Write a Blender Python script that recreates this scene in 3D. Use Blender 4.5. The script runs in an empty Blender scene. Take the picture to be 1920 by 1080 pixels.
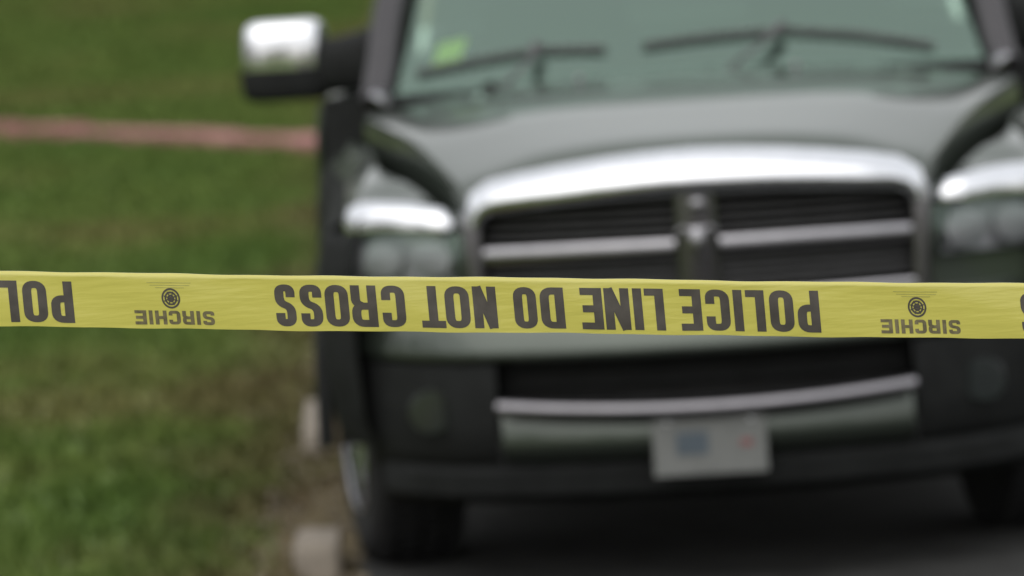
import bpy, bmesh, math, random
import numpy as np
from mathutils import Vector, Matrix

random.seed(7)
rng = np.random.default_rng(7)
S = bpy.context.scene
COL = S.collection
R = math.radians

# ---------------------------------------------------------------- camera
CAM_H = 2.3
PITCH = 5.45
ROLL = 3.7
cd = bpy.data.cameras.new('camera')
cd.sensor_width = 36.0
cd.lens = 10500 / 1920 * 36.0
cd.clip_start = 0.5
cd.clip_end = 2000
cd.dof.use_dof = True
cd.dof.focus_distance = 7.62
cd.dof.aperture_fstop = 4.7
cam = bpy.data.objects.new('camera', cd)
COL.objects.link(cam)
cam.matrix_world = (Matrix.Translation((0, 0, CAM_H)) @ Matrix.Rotation(R(90 - PITCH), 4, 'X')
                    @ Matrix.Rotation(R(-ROLL), 4, 'Z'))
S.camera = cam

# ---------------------------------------------------------------- overcast sky and soft sun
SUN_EL, SUN_AZ = 58.0, 200.0
W = bpy.data.worlds.new('World')
S.world = W
W.use_nodes = True
nt = W.node_tree
nt.nodes.clear()
sky = nt.nodes.new('ShaderNodeTexSky')
sky.sky_type = 'NISHITA'
sky.sun_disc = False
sky.sun_elevation = R(SUN_EL)
sky.sun_rotation = R(SUN_AZ)
sky.air_density = 2.0
sky.dust_density = 6.0
sky.ozone_density = 1.0
hs = nt.nodes.new('ShaderNodeHueSaturation')
hs.inputs['Saturation'].default_value = 0.3
bg = nt.nodes.new('ShaderNodeBackground')
bg.inputs['Strength'].default_value = 0.15
wo = nt.nodes.new('ShaderNodeOutputWorld')
ga = nt.nodes.new('ShaderNodeGamma')     # an even cloud deck: the glow round the sun is spread out
ga.inputs['Gamma'].default_value = 0.3
hs.inputs['Value'].default_value = 4.6
nt.links.new(sky.outputs[0], ga.inputs['Color'])
nt.links.new(ga.outputs[0], hs.inputs['Color'])
nt.links.new(hs.outputs[0], bg.inputs['Color'])
nt.links.new(bg.outputs[0], wo.inputs['Surface'])

sl = bpy.data.lights.new('sun', 'SUN')
sl.energy = 0.8
sl.angle = R(80)
sl.color = (1.0, 0.97, 0.92)
sun = bpy.data.objects.new('sun', sl)
COL.objects.link(sun)
az, el = R(SUN_AZ), R(SUN_EL)
sdir = Vector((math.sin(az) * math.cos(el), math.cos(az) * math.cos(el), math.sin(el)))
sun.rotation_euler = sdir.to_track_quat('Z', 'Y').to_euler()
sun.location = (0, 0, 30)

S.view_settings.view_transform = 'Standard'
S.view_settings.look = 'None'
S.view_settings.exposure = 0.2
S.view_settings.gamma = 1.0
S.view_settings.use_curve_mapping = False
S.render.engine = 'CYCLES'


# ---------------------------------------------------------------- materials
def mat(name, col, rough=0.5, metal=0.0, spec=0.5, coat=0.0, var=0.0, vscale=8.0, bump=0.0, bscale=60.0,
        coat_rough=0.05, ior=1.5):
    m = bpy.data.materials.new(name)
    m.use_nodes = True
    t = m.node_tree
    b = t.nodes['Principled BSDF']
    b.inputs['Base Color'].default_value = (*col, 1)
    b.inputs['Roughness'].default_value = rough
    b.inputs['Metallic'].default_value = metal
    b.inputs['Specular IOR Level'].default_value = spec
    b.inputs['Coat Weight'].default_value = coat
    b.inputs['Coat Roughness'].default_value = coat_rough
    b.inputs['IOR'].default_value = ior
    tc = t.nodes.new('ShaderNodeTexCoord')
    if var:
        n = t.nodes.new('ShaderNodeTexNoise')
        n.inputs['Scale'].default_value = vscale
        n.inputs['Detail'].default_value = 6
        r = t.nodes.new('ShaderNodeMapRange')
        r.inputs[1].default_value = 0.3
        r.inputs[2].default_value = 0.7
        r.inputs[3].default_value = 1 - var
        r.inputs[4].default_value = 1 + var
        mx = t.nodes.new('ShaderNodeMix')
        mx.data_type = 'RGBA'
        mx.blend_type = 'MULTIPLY'
        mx.inputs[0].default_value = 1.0
        mx.inputs[6].default_value = (*col, 1)
        t.links.new(tc.outputs['Object'], n.inputs['Vector'])
        t.links.new(n.outputs[0], r.inputs[0])
        t.links.new(r.outputs[0], mx.inputs[7])
        t.links.new(mx.outputs[2], b.inputs['Base Color'])
    if bump:
        n2 = t.nodes.new('ShaderNodeTexNoise')
        n2.inputs['Scale'].default_value = bscale
        n2.inputs['Detail'].default_value = 4
        bp = t.nodes.new('ShaderNodeBump')
        bp.inputs['Strength'].default_value = bump
        bp.inputs['Distance'].default_value = 0.01
        t.links.new(tc.outputs['Object'], n2.inputs['Vector'])
        t.links.new(n2.outputs[0], bp.inputs['Height'])
        t.links.new(bp.outputs[0], b.inputs['Normal'])
    return m


M = {}
M['paint'] = mat('grey_green_paint', (0.056, 0.069, 0.056), 0.40, 0.7, 0.5, 0.85, 0.06, 3.0, coat_rough=0.05)
M['dark_chrome'] = mat('dark_chrome', (0.16, 0.155, 0.165), 0.28, 1.0, var=0.06, vscale=20)
M['chrome'] = mat('chrome', (0.67, 0.68, 0.71), 0.09, 1.0, var=0.04, vscale=20)
M['dull_chrome'] = mat('dull_chrome', (0.32, 0.315, 0.335), 0.28, 1.0, var=0.06, vscale=20)
M['skylit_lip'] = mat('skylit_lip', (0.215, 0.21, 0.225), 0.3, 1.0, var=0.06, vscale=20)
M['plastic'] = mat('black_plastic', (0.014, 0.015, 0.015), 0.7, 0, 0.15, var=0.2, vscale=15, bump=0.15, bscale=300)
M['louver'] = mat('dark_louver_plastic', (0.058, 0.058, 0.060), 0.5, 0, 0.5, var=0.15, vscale=12)
M['pillar'] = mat('satin_pillar_grey', (0.045, 0.043, 0.047), 0.55, 0, 0.3, var=0.06, vscale=10)
M['rubber'] = mat('tyre_rubber', (0.016, 0.016, 0.017), 0.75, 0, 0.3, var=0.25, vscale=20, bump=0.2, bscale=120)
M['under'] = mat('underbody_black', (0.012, 0.012, 0.012), 0.8, 0, 0.2, var=0.3, vscale=6)
M['reflector'] = mat('lamp_reflector', (0.62, 0.61, 0.64), 0.45, 0.5, var=0.05)
M['lamp_grey'] = mat('lamp_housing_grey', (0.62, 0.61, 0.64), 0.4, 0.0, 0.5, var=0.08, vscale=30)
M['amber'] = mat('amber_plastic', (0.5, 0.16, 0.02), 0.25, 0, 0.5, var=0.05)
M['red'] = mat('red_lens', (0.35, 0.02, 0.02), 0.2, 0, 0.5, var=0.05)
M['interior'] = mat('interior_grey', (0.05, 0.052, 0.05), 0.8, 0, 0.3, var=0.15, vscale=12)
M['plate'] = mat('plate_white', (0.155, 0.16, 0.155), 0.45, 0, 0.5, var=0.08, vscale=30)
M['plate_blue'] = mat('plate_blue', (0.07, 0.09, 0.11), 0.45, 0, 0.5, var=0.1)
M['plate_red'] = mat('plate_red', (0.2, 0.07, 0.07), 0.45, 0, 0.5, var=0.1)
M['sticker'] = mat('yellow_green_sticker', (0.80, 0.76, 0.06), 0.6, 0, 0.3, var=0.1, vscale=60)
M['brick'] = mat('red_concrete_block', (0.30, 0.145, 0.14), 0.9, 0, 0.2, var=0.3, vscale=6, bump=0.6, bscale=40)
M['stone'] = mat('pale_concrete', (0.235, 0.205, 0.17), 0.92, 0, 0.2, var=0.22, vscale=9, bump=0.5, bscale=50)
M['bark'] = mat('bark', (0.10, 0.085, 0.07), 0.95, 0, 0.1, var=0.3, vscale=5, bump=0.8, bscale=20)
M['ink'] = mat('faded_black_ink', (0.068, 0.060, 0.052), 0.6, 0, 0.35, var=0.22, vscale=45)
M['thin_ink'] = mat('thin_brown_ink', (0.15, 0.13, 0.07), 0.6, 0, 0.3, var=0.3, vscale=120)
M['pale_ink'] = mat('pale_olive_ink', (0.36, 0.34, 0.09), 0.6, 0, 0.3, var=0.15, vscale=120)


def glass_mat(name, tint, refl, rough=0.02):
    m = bpy.data.materials.new(name)
    m.use_nodes = True
    t = m.node_tree
    t.nodes.clear()
    o = t.nodes.new('ShaderNodeOutputMaterial')
    tr = t.nodes.new('ShaderNodeBsdfTransparent')
    tr.inputs[0].default_value = (*tint, 1)
    gl = t.nodes.new('ShaderNodeBsdfGlossy')
    gl.inputs[0].default_value = (0.74, 0.99, 0.84, 1)
    gl.inputs['Roughness'].default_value = rough
    lw = t.nodes.new('ShaderNodeFresnel')
    lw.inputs[0].default_value = refl
    mx = t.nodes.new('ShaderNodeMixShader')
    t.links.new(lw.outputs[0], mx.inputs[0])
    t.links.new(tr.outputs[0], mx.inputs[1])
    t.links.new(gl.outputs[0], mx.inputs[2])
    t.links.new(mx.outputs[0], o.inputs[0])
    return m


M['windscreen'] = glass_mat('windscreen_glass', (0.54, 0.76, 0.63), 2.45)
M['side_glass'] = glass_mat('tinted_side_glass', (0.12, 0.13, 0.13), 1.5)
M['lens'] = glass_mat('lamp_lens', (0.80, 0.81, 0.82), 1.6, 0.12)


def lawn_mat(name, blades):
    m = bpy.data.materials.new(name)
    m.use_nodes = True
    t = m.node_tree
    b = t.nodes['Principled BSDF']
    b.inputs['Roughness'].default_value = 0.85
    b.inputs['Specular IOR Level'].default_value = 0.2
    tc = t.nodes.new('ShaderNodeTexCoord')
    n = t.nodes.new('ShaderNodeTexNoise')
    n.inputs['Scale'].default_value = 0.33
    n.inputs['Detail'].default_value = 5
    n.inputs['Roughness'].default_value = 0.6
    cr = t.nodes.new('ShaderNodeValToRGB')
    e = cr.color_ramp.elements
    e[0].position, e[0].color = 0.36, (0.070, 0.118, 0.022, 1)
    e[1].position, e[1].color = 0.73, (0.140, 0.122, 0.046, 1)
    x = e.new(0.52)
    x.color = (0.095, 0.136, 0.029, 1)
    n3 = t.nodes.new('ShaderNodeTexNoise')
    n3.inputs['Scale'].default_value = 9.0
    n3.inputs['Detail'].default_value = 6
    r3 = t.nodes.new('ShaderNodeMapRange')
    r3.inputs[1].default_value, r3.inputs[2].default_value = 0.3, 0.7
    r3.inputs[3].default_value, r3.inputs[4].default_value = 0.65, 1.3
    mx = t.nodes.new('ShaderNodeMix')
    mx.data_type = 'RGBA'
    mx.blend_type = 'MULTIPLY'
    mx.inputs[0].default_value = 1.0
    t.links.new(tc.outputs['Object'], n.inputs['Vector'])
    t.links.new(tc.outputs['Object'], n3.inputs['Vector'])
    t.links.new(n.outputs[0], cr.inputs[0])
    t.links.new(n3.outputs[0], r3.inputs[0])
    t.links.new(cr.outputs[0], mx.inputs[6])
    t.links.new(r3.outputs[0], mx.inputs[7])
    # bare soil takes over raggedly towards the edge of the road
    sx = t.nodes.new('ShaderNodeSeparateXYZ')
    t.links.new(tc.outputs['Object'], sx.inputs[0])
    n4 = t.nodes.new('ShaderNodeTexNoise')
    n4.inputs['Scale'].default_value = 1.3
    n4.inputs['Detail'].default_value = 5
    t.links.new(tc.outputs['Object'], n4.inputs['Vector'])
    ad = t.nodes.new('ShaderNodeMath')
    ad.operation = 'MULTIPLY_ADD'
    ad.inputs[1].default_value = 1.5
    t.links.new(n4.outputs[0], ad.inputs[0])
    t.links.new(sx.outputs[0], ad.inputs[2])
    r4 = t.nodes.new('ShaderNodeMapRange')
    r4.inputs[1].default_value, r4.inputs[2].default_value = -0.55, 0.25
    t.links.new(ad.outputs[0], r4.inputs[0])
    lim = t.nodes.new('ShaderNodeMath')       # the lawn across the road stays lawn
    lim.operation = 'LESS_THAN'
    lim.inputs[1].default_value = 3.0
    t.links.new(sx.outputs[0], lim.inputs[0])
    mu = t.nodes.new('ShaderNodeMath')
    mu.operation = 'MULTIPLY'
    t.links.new(r4.outputs[0], mu.inputs[0])
    t.links.new(lim.outputs[0], mu.inputs[1])
    md_ = t.nodes.new('ShaderNodeMix')
    md_.data_type = 'RGBA'
    md_.inputs[7].default_value = (0.115, 0.085, 0.045, 1)
    t.links.new(mu.outputs[0], md_.inputs[0])
    t.links.new(mx.outputs[2], md_.inputs[6])
    t.links.new(md_.outputs[2], b.inputs['Base Color'])
    if not blades:
        bp = t.nodes.new('ShaderNodeBump')
        bp.inputs['Strength'].default_value = 0.8
        bp.inputs['Distance'].default_value = 0.03
        t.links.new(n3.outputs[0], bp.inputs['Height'])
        t.links.new(bp.outputs[0], b.inputs['Normal'])
    return m


M['lawn'] = lawn_mat('lawn_ground', False)
M['grass'] = lawn_mat('grass_blades', True)
M['asphalt'] = mat('asphalt', (0.028, 0.028, 0.027), 0.9, 0, 0.25, var=0.3, vscale=5, bump=0.5, bscale=150)
M['dirt'] = mat('bare_dirt', (0.105, 0.082, 0.043), 0.95, 0, 0.15, var=0.35, vscale=3, bump=0.7, bscale=40)

mt = bpy.data.materials.new('yellow_plastic_film')
mt.use_nodes = True
t = mt.node_tree
b = t.nodes['Principled BSDF']
b.inputs['Base Color'].default_value = (0.62, 0.565, 0.13, 1)
b.inputs['Roughness'].default_value = 0.24
b.inputs['Specular IOR Level'].default_value = 0.5
b.inputs['Coat Weight'].default_value = 0.6
b.inputs['Coat Roughness'].default_value = 0.12
tl = t.nodes.new('ShaderNodeBsdfTranslucent')
tl.inputs[0].default_value = (0.66, 0.62, 0.12, 1)
mx = t.nodes.new('ShaderNodeMixShader')
mx.inputs[0].default_value = 0.35
n = t.nodes.new('ShaderNodeTexNoise')
n.inputs['Scale'].default_value = 14
n.inputs['Detail'].default_value = 3
tc = t.nodes.new('ShaderNodeTexCoord')
mp = t.nodes.new('ShaderNodeMapping')
mp.inputs['Scale'].default_value = (0.7, 1.0, 5.0)
bp = t.nodes.new('ShaderNodeBump')
bp.inputs['Strength'].default_value = 0.14
bp.inputs['Distance'].default_value = 0.012
t.links.new(tc.outputs['Object'], mp.inputs[0])
t.links.new(mp.outputs[0], n.inputs['Vector'])
t.links.new(n.outputs[0], bp.inputs['Height'])
t.links.new(bp.outputs[0], b.inputs['Normal'])
t.links.new(b.outputs[0], mx.inputs[1])
t.links.new(tl.outputs[0], mx.inputs[2])
t.links.new(mx.outputs[0], t.nodes['Material Output'].inputs[0])
M['tape'] = mt


# ---------------------------------------------------------------- mesh helpers
class MB:
    def __init__(s):
        s.v, s.f = [], []

    def grid(s, rows, close=False):
        n = len(rows[0])
        o = len(s.v)
        for r in rows:
            s.v.extend([tuple(p) for p in r])
        for i in range(len(rows) - 1):
            for j in range(n if close else n - 1):
                k = (j + 1) % n
                s.f.append((o + i * n + j, o + i * n + k, o + (i + 1) * n + k, o + (i + 1) * n + j))
        return o

    def cap(s, o, n, flip=False):
        f = list(range(o, o + n))
        s.f.append(tuple(f[::-1] if flip else f))

    def tube(s, rings):
        """closed loft through rings, with end caps"""
        n = len(rings[0])
        o = s.grid(rings, True)
        s.cap(o, n, True)
        s.cap(o + (len(rings) - 1) * n, n)

    def box(s, c, d, rot=None):
        x, y, z = d[0] / 2, d[1] / 2, d[2] / 2
        P = [Vector((a * x, b_ * y, c_ * z)) for a in (-1, 1) for b_ in (-1, 1) for c_ in (-1, 1)]
        if rot:
            P = [rot @ p for p in P]
        o = len(s.v)
        s.v.extend([tuple(Vector(c) + p) for p in P])
        for f in ((0, 1, 3, 2), (4, 6, 7, 5), (0, 4, 5, 1), (2, 3, 7, 6), (0, 2, 6, 4), (1, 5, 7, 3)):
            s.f.append(tuple(o + i for i in f))

    def bar(s, path, w, h, n=10, sq=3.0, up=Vector((0, 0, 1)), lo=-1.0):
        """sweep a rounded cross section along a path; w, h may be lists"""
        rings = []
        P = [Vector(p) for p in path]
        for i, p in enumerate(P):
            d = (P[min(i + 1, len(P) - 1)] - P[max(i - 1, 0)]).normalized()
            a = d.cross(up).normalized()
            c = a.cross(d).normalized()
            wi = w[i] if isinstance(w, (list, tuple)) else w
            hi = h[i] if isinstance(h, (list, tuple)) else h
            r = []
            for k in range(n):
                th = 2 * math.pi * (k + .5) / n
                cx, sx = math.cos(th), max(lo, math.sin(th))
                e = 2 / sq
                r.append(p + a * (wi / 2 * math.copysign(abs(cx) ** e, cx)) + c * (hi / 2 * math.copysign(abs(sx) ** e, sx)))
            rings.append(r)
        s.tube(rings)

    def lathe(s, prof, axis='x', n=32, c=(0, 0, 0), caps=True):
        """prof = [(along, radius)]"""
        rings = []
        for a, r in prof:
            ring = []
            for k in range(n):
                th = 2 * math.pi * k / n
                q = (a, r * math.cos(th), r * math.sin(th)) if axis == 'x' else (r * math.cos(th), a, r * math.sin(th))
                ring.append((c[0] + q[0], c[1] + q[1], c[2] + q[2]))
            rings.append(ring)
        if caps:
            s.tube(rings)
        else:
            s.grid(rings, True)

    def mirror(s):
        m = MB()
        m.v = [(-p[0], p[1], p[2]) for p in s.v]
        m.f = [f[::-1] for f in s.f]
        return m

    def build(s, name, material, parent=None, smooth=True, angle=35, solid=0, bevel=0, fix=True):
        me = bpy.data.meshes.new(name)
        me.from_pydata(s.v, [], s.f)
        if fix:
            bm = bmesh.new()
            bm.from_mesh(me)
            bmesh.ops.recalc_face_normals(bm, faces=bm.faces)
            bm.to_mesh(me)
            bm.free()
        me.materials.append(M[material])
        if smooth:
            me.shade_smooth()
            me.set_sharp_from_angle(angle=R(angle))
        o = bpy.data.objects.new(name, me)
        COL.objects.link(o)
        if parent:
            o.parent = parent
        if solid:
            md = o.modifiers.new('solid', 'SOLIDIFY')
            md.thickness = solid
            md.offset = -1
        if bevel:
            md = o.modifiers.new('bevel', 'BEVEL')
            md.width = bevel
            md.segments = 2
            md.limit_method = 'ANGLE'
            md.angle_limit = R(40)
        return o


def tag(o, label=None, cat=None, group=None, kind=None):
    for k, v in (('label', label), ('category', cat), ('group', group), ('kind', kind)):
        if v:
            o[k] = v
    return o


def empty(name, loc, rz=0.0):
    o = bpy.data.objects.new(name, None)
    o.empty_display_size = 0.2
    COL.objects.link(o)
    o.location = loc
    o.rotation_euler = (0, 0, rz)
    return o


def sstep(a, b_, x):
    q = min(1, max(0, (x - a) / (b_ - a)))
    return q * q * (3 - 2 * q)


def lerp(a, b_, q):
    return a + (b_ - a) * q


def interp(x, tab):
    if x <= tab[0][0]:
        return tab[0][1]
    for (a, b_), (c, d) in zip(tab, tab[1:]):
        if x <= c:
            q = (x - a) / (c - a)
            q = q * q * (3 - 2 * q) * .5 + q * .5
            return lerp(b_, d, q)
    return tab[-1][1]


# ---------------------------------------------------------------- ground
def gz(y):
    return 0.5 * (1 - sstep(0.0, 12.5, y))


ys = [-400, -120, -40, -15] + [k * 0.5 for k in range(-10, 30)] + [15.5, 17, 20, 25, 30, 36, 45, 60, 80, 120, 250, 500, 900]
xs = [-700, -250, -90, -40, -20, -10, -5, -2, 0, 2, 5, 10, 20, 40, 90, 250, 700]
mb = MB()
mb.grid([[(x, y, gz(y) + 0.0) for x in xs] for y in ys])
tag(mb.build('ground', 'lawn'), kind='structure')


def strip(name, material, x0f, x1f, ylist, dz, nx=6):
    m_ = MB()
    m_.grid([[(lerp(x0f(y), x1f(y), k / nx), y, gz(y) + dz) for k in range(nx + 1)] for y in ylist])
    return tag(m_.build(name, material), kind='structure')


yl = [-60, -30, -12] + [k * 0.4 for k in range(-8, 40)] + [k for k in range(17, 60, 2)] + [70, 90, 130, 200]
# dirt margin wobbling along the edge of the road, then the road itself a few mm above it
strip('dirt_verge', 'dirt', lambda y: -0.70 - 0.03 * math.sin(y * 0.9) - 0.04 * math.sin(y * 2.3 + 1) - 0.012 * (y - 15), lambda y: -0.40, yl, 0.012, 8)
strip('road', 'asphalt', lambda y: -0.48, lambda y: 6.6, yl, 0.024, 8)

# grass blades, nobody could count them: one object
NB = 70000
px = -0.56 - rng.random(NB) ** 1.6 * 7.2
py = 12.5 + rng.random(NB) ** 1.15 * 54
edge = -0.72 - 0.05 * np.sin(py * 0.9) - 0.06 * np.sin(py * 2.3 + 1) - 0.012 * (py - 15) + 0.12 - 0.40 * rng.random(NB) ** 1.6
keep = (px < edge)
px, py = px[keep], py[keep]
NB = len(px)
h = 0.03 + 0.04 * rng.random(NB)
wd = (0.006 + 0.006 * rng.random(NB)) * (1 + (py - 12) / 14)
verts = np.zeros((NB, 3, 3, 3))
for k in range(3):
    a = rng.random(NB) * 2 * np.pi
    ox, oy = 0.025 * rng.standard_normal(NB), 0.025 * rng.standard_normal(NB)
    cx, cy = np.cos(a) * wd, np.sin(a) * wd
    tx, ty = 0.03 * rng.standard_normal(NB), 0.03 * rng.standard_normal(NB)
    verts[:, k, 0] = np.stack([px + ox - cx, py + oy - cy, np.full(NB, -0.004)], 1)
    verts[:, k, 1] = np.stack([px + ox + cx, py + oy + cy, np.full(NB, -0.004)], 1)
    verts[:, k, 2] = np.stack([px + ox + tx, py + oy + ty, h], 1)
gzv = np.array([gz(y) for y in py])
verts[..., 2] += gzv[:, None, None]
verts = verts.reshape(-1, 3)
me = bpy.data.meshes.new('grass')
nv = len(verts)
me.vertices.add(nv)
me.vertices.foreach_set('co', verts.ravel())
me.loops.add(nv)
me.loops.foreach_set('vertex_index', np.arange(nv, dtype=np.int32))
me.polygons.add(nv // 3)
me.polygons.foreach_set('loop_start', np.arange(0, nv, 3, dtype=np.int32))
me.update(calc_edges=True)
me.materials.append(M['grass'])
go = bpy.data.objects.new('grass', me)
COL.objects.link(go)
tag(go, 'short patchy green grass of the lawn left of the truck', 'grass', kind='stuff')

# ---------------------------------------------------------------- unseen woods round the street, added for dark reflections, one far-off mass
M['leaves'] = mat('tree_leaves', (0.055, 0.085, 0.035), 0.7, 0, 0.3, var=0.5, vscale=0.6)
spots = []
for k in range(34):
    spots.append((-52 + k * 3.2 + rng.uniform(-1, 1), 72 + rng.uniform(0, 14)))
for k in range(22):
    spots.append((-27 - rng.uniform(0, 9), -30 + k * 4.6))
    spots.append((30 + rng.uniform(0, 9), -30 + k * 4.6))
for k in range(8):
    spots.append((-13.5 - rng.uniform(0, 3), 32 + k * 5.2))  # nearer row, added to darken what the left fender mirrors
for k in range(12):
    spots.append((-26 + k * 4.6, -44 - rng.uniform(0, 8)))
spots = [p for p in spots if not -3.5 < p[0] < 9.5]
V = []
tk = MB()
for tx, ty in spots:
    H_ = rng.uniform(8.0, 12.5) * (1 if ty > 0 else .75)
    tk.bar([(tx, ty, -.1), (tx + .1, ty, H_ * .3), (tx + rng.uniform(-.4, .4), ty, H_ * .8)], [.55, .4, .12], [.55, .4, .12], 7, 2, up=Vector((0, 1, 0)))
    for q in range(3):
        a = rng.uniform(0, 6.28)
        tk.bar([(tx, ty, H_ * (.3 + .1 * q)), (tx + 1.2 * math.cos(a), ty + 1.2 * math.sin(a), H_ * (.42 + .1 * q)), (tx + 2.4 * math.cos(a), ty + 2.4 * math.sin(a), H_ * (.55 + .1 * q))],
               [.2, .14, .05], [.2, .14, .05], 5, 2, up=Vector((.3, .3, .9)))
    ncl = 26
    for c in range(ncl):
        zz = rng.uniform(.18, 1.0)
        rad = H_ * .30 * math.sqrt(max(.05, math.sin(math.pi * min(.97, zz * .85 + .1)))) * rng.uniform(.3, 1)
        a = rng.uniform(0, 6.28)
        cc = np.array([tx + rad * math.cos(a), ty + rad * math.sin(a), zz * H_])
        nl = 60
        ctr = cc + rng.normal(0, .55, (nl, 3))
        d1 = rng.normal(0, 1, (nl, 3)); d1 /= np.linalg.norm(d1, axis=1)[:, None]
        d2 = np.cross(d1, rng.normal(0, 1, (nl, 3))); d2 /= np.linalg.norm(d2, axis=1)[:, None]
        sz = rng.uniform(.12, .25, (nl, 1))
        base = len(V) * 1
        V.append(np.stack([ctr - d1 * sz, ctr - d2 * sz * .6, ctr + d1 * sz, ctr + d2 * sz * .6], 1).reshape(-1, 3))
V = np.concatenate(V)
o0 = len(tk.v)
tk.v.extend(map(tuple, V.tolist()))
ntf = len(tk.f)
tk.f.extend([(o0 + 4 * i, o0 + 4 * i + 1, o0 + 4 * i + 2, o0 + 4 * i + 3) for i in range(len(V) // 4)])
wo_ = tk.build('unseen_woodland', 'leaves', smooth=False, fix=False)
wo_.data.materials.append(M['bark'])
mi = np.zeros(len(wo_.data.polygons), dtype=np.int32)
mi[:ntf] = 1
wo_.data.polygons.foreach_set('material_index', mi)
tag(wo_, 'unseen dark green trees round the street, added for their reflections', 'woods', kind='stuff')

# ---------------------------------------------------------------- reddish block edging across the lawn
ed = empty('block_edging', (-1.16, 33.6, 0), 0)
tag(ed, 'row of weathered reddish edging blocks crossing the lawn behind the truck', 'garden edging')
d = Vector((-3.31 + 1.16, 37.0 - 33.6, 0))
d.normalize()
ang = math.atan2(d.y, d.x)
mbk = MB()
mbk.box((0, 0, 0.03), (0.43, 0.24, 0.12))
proto = mbk.build('brick', 'brick', ed, smooth=False, bevel=0.015)
k = 0
for i in range(-1, 20):
    o = proto if i == -1 else proto.copy()
    if i != -1:
        COL.objects.link(o)
        o.parent = ed
    p = d * (0.45 * i)
    o.location = (p.x + 0.02 * random.uniform(-1, 1), p.y + 0.02 * random.uniform(-1, 1), random.uniform(-0.025, 0.012))
    o.rotation_euler = (R(random.uniform(-3, 3)), R(random.uniform(-3, 3)), ang + R(random.uniform(-4, 4)))
    o.scale = (1, random.uniform(.92, 1.08), 1)


# ---------------------------------------------------------------- pale edging stones beside the truck
def stone(loc, size, rz, label):
    m_ = MB()
    rows = []
    nx_, ny_ = 8, 5
    sx, sy, sz = size
    prof = [(0, 1.0), (0.55, 0.99), (0.88, 0.95), (1.0, 0.86)]
    rings = []
    for zf, sc in prof:
        ring = []
        for q in range(24):
            th = 2 * math.pi * (q + .5) / 24
            c_, s_ = math.cos(th), math.sin(th)
            e_ = 0.28
            ring.append((sx / 2 * sc * math.copysign(abs(c_) ** e_, c_) * (1 + random.uniform(-.02, .02)),
                         sy / 2 * sc * math.copysign(abs(s_) ** e_, s_) * (1 + random.uniform(-.01, .01)),
                         sz * zf + random.uniform(-.004, .004) * (zf > 0)))
        rings.append(ring)
    m_.tube(rings)
    o = m_.build('edging_stone', 'stone', angle=50)
    o.location = loc
    o.rotation_euler = (0, 0, rz)
    return tag(o, label, 'edging stone', 'edging stones on the dirt beside the truck')


stone((-0.600, 15.85, 0.0), (0.14, 0.4, 0.115), R(1), 'pale concrete edging stone on the dirt nearest the front tyre')
stone((-0.705, 19.0, 0.0), (0.07, 1.0, 0.10), R(1), 'long pale concrete edging stone on the dirt farther back along the truck side')

# gravel and crumbs on the bare dirt: one object
gm_ = MB()
for k in range(1500):
    y = 13 + 20 * random.random() ** 1.5
    x = -0.46 - 0.34 * random.random() ** 1.3
    sz = random.uniform(.006, .02)
    o_ = len(gm_.v)
    c_ = Vector((x, y, gz(y) + .024 + sz * .2))
    for dx, dy, dz in ((1, 0, 0), (-1, .2, 0), (0, 1, .1), (.1, -1, 0), (0, 0, 1), (0, 0, -1)):
        gm_.v.append(tuple(c_ + Vector((dx, dy, dz * .7)) * sz * random.uniform(.7, 1.2)))
    for f in ((0, 2, 4), (2, 1, 4), (1, 3, 4), (3, 0, 4), (2, 0, 5), (1, 2, 5), (3, 1, 5), (0, 3, 5)):
        gm_.f.append(tuple(o_ + q for q in f))
M['grit'] = mat('grit', (0.16, 0.135, 0.10), 0.95, 0, 0.2, var=0.4, vscale=8)
tag(gm_.build('gravel', 'grit', smooth=False, fix=False), 'loose gravel on the dirt beside the truck', 'gravel', kind='stuff')

# ================================================================ the truck
YAW = R(-2.2)
T = empty('pickup_truck', (0.505, 15.0, 0.024), YAW)
tag(T, 'dark grey green pickup truck with chrome grille parked behind the yellow tape', 'truck')
ZO = -0.024          # heights below were measured from z = 0


def P_(u, v, z):
    return (u, v, z + ZO)


def both(m_, name, material, parent=None, **kw):
    a = m_.build(name, material, parent or T, **kw)
    b2 = m_.mirror().build(name, material, parent or T, **kw)
    return a, b2


# ---- hood
def hw(v):
    return 0.59 + 0.28 * v


def hz(u, v):
    w = hw(v)
    q = abs(u) / w
    vv = max(v, 0)
    t_ = min(1, max(0, (vv - .50) / .35))
    zc = 1.196 + 0.180 * min(vv, .5) + .35 * (0.180 * t_ - 0.145 * t_ * t_ / 2) + 0.035 * max(0, vv - .85)
    if v < 0.16:
        zc -= 0.05 * ((0.16 - v) / 0.10) ** 2
    drop = 0.085 - 0.02 * v
    bulge = 0.012 * (1 - sstep(0.40, 0.56, abs(u) / (1 + 0.2 * v)))
    return zc - drop * q ** 2.6 + bulge


rows = []
vs = [0.075, 0.09, 0.11, 0.14, 0.18] + [0.18 + 0.1 * k for k in range(1, 11)] + [1.24]
for v in vs:
    w = hw(v)
    row = []
    L_ = []
    for k in range(-16, 17):
        u = w * k / 16
        bow = 0.06 * (u / w) ** 2 * (1 - v) if v < 1 else 0
        L_.append(P_(u, v + max(0, bow), hz(u, v)))
    ez = hz(w, v)
    wall = []
    for du, dz in ((0.005, -0.004), (0.010, -0.012), (0.013, -0.025), (0.015, -0.09), (0.016, -0.24)):
        wall.append((w + du, v + max(0, 0.06 * (1 - v)), ez + dz))
    row = [P_(-a, b_, c) for a, b_, c in wall[::-1]] + L_ + [P_(*q) for q in wall]
    rows.append(row)
mb = MB()
mb.grid(rows)
hood = mb.build('hood', 'paint', T, angle=60)
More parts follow.
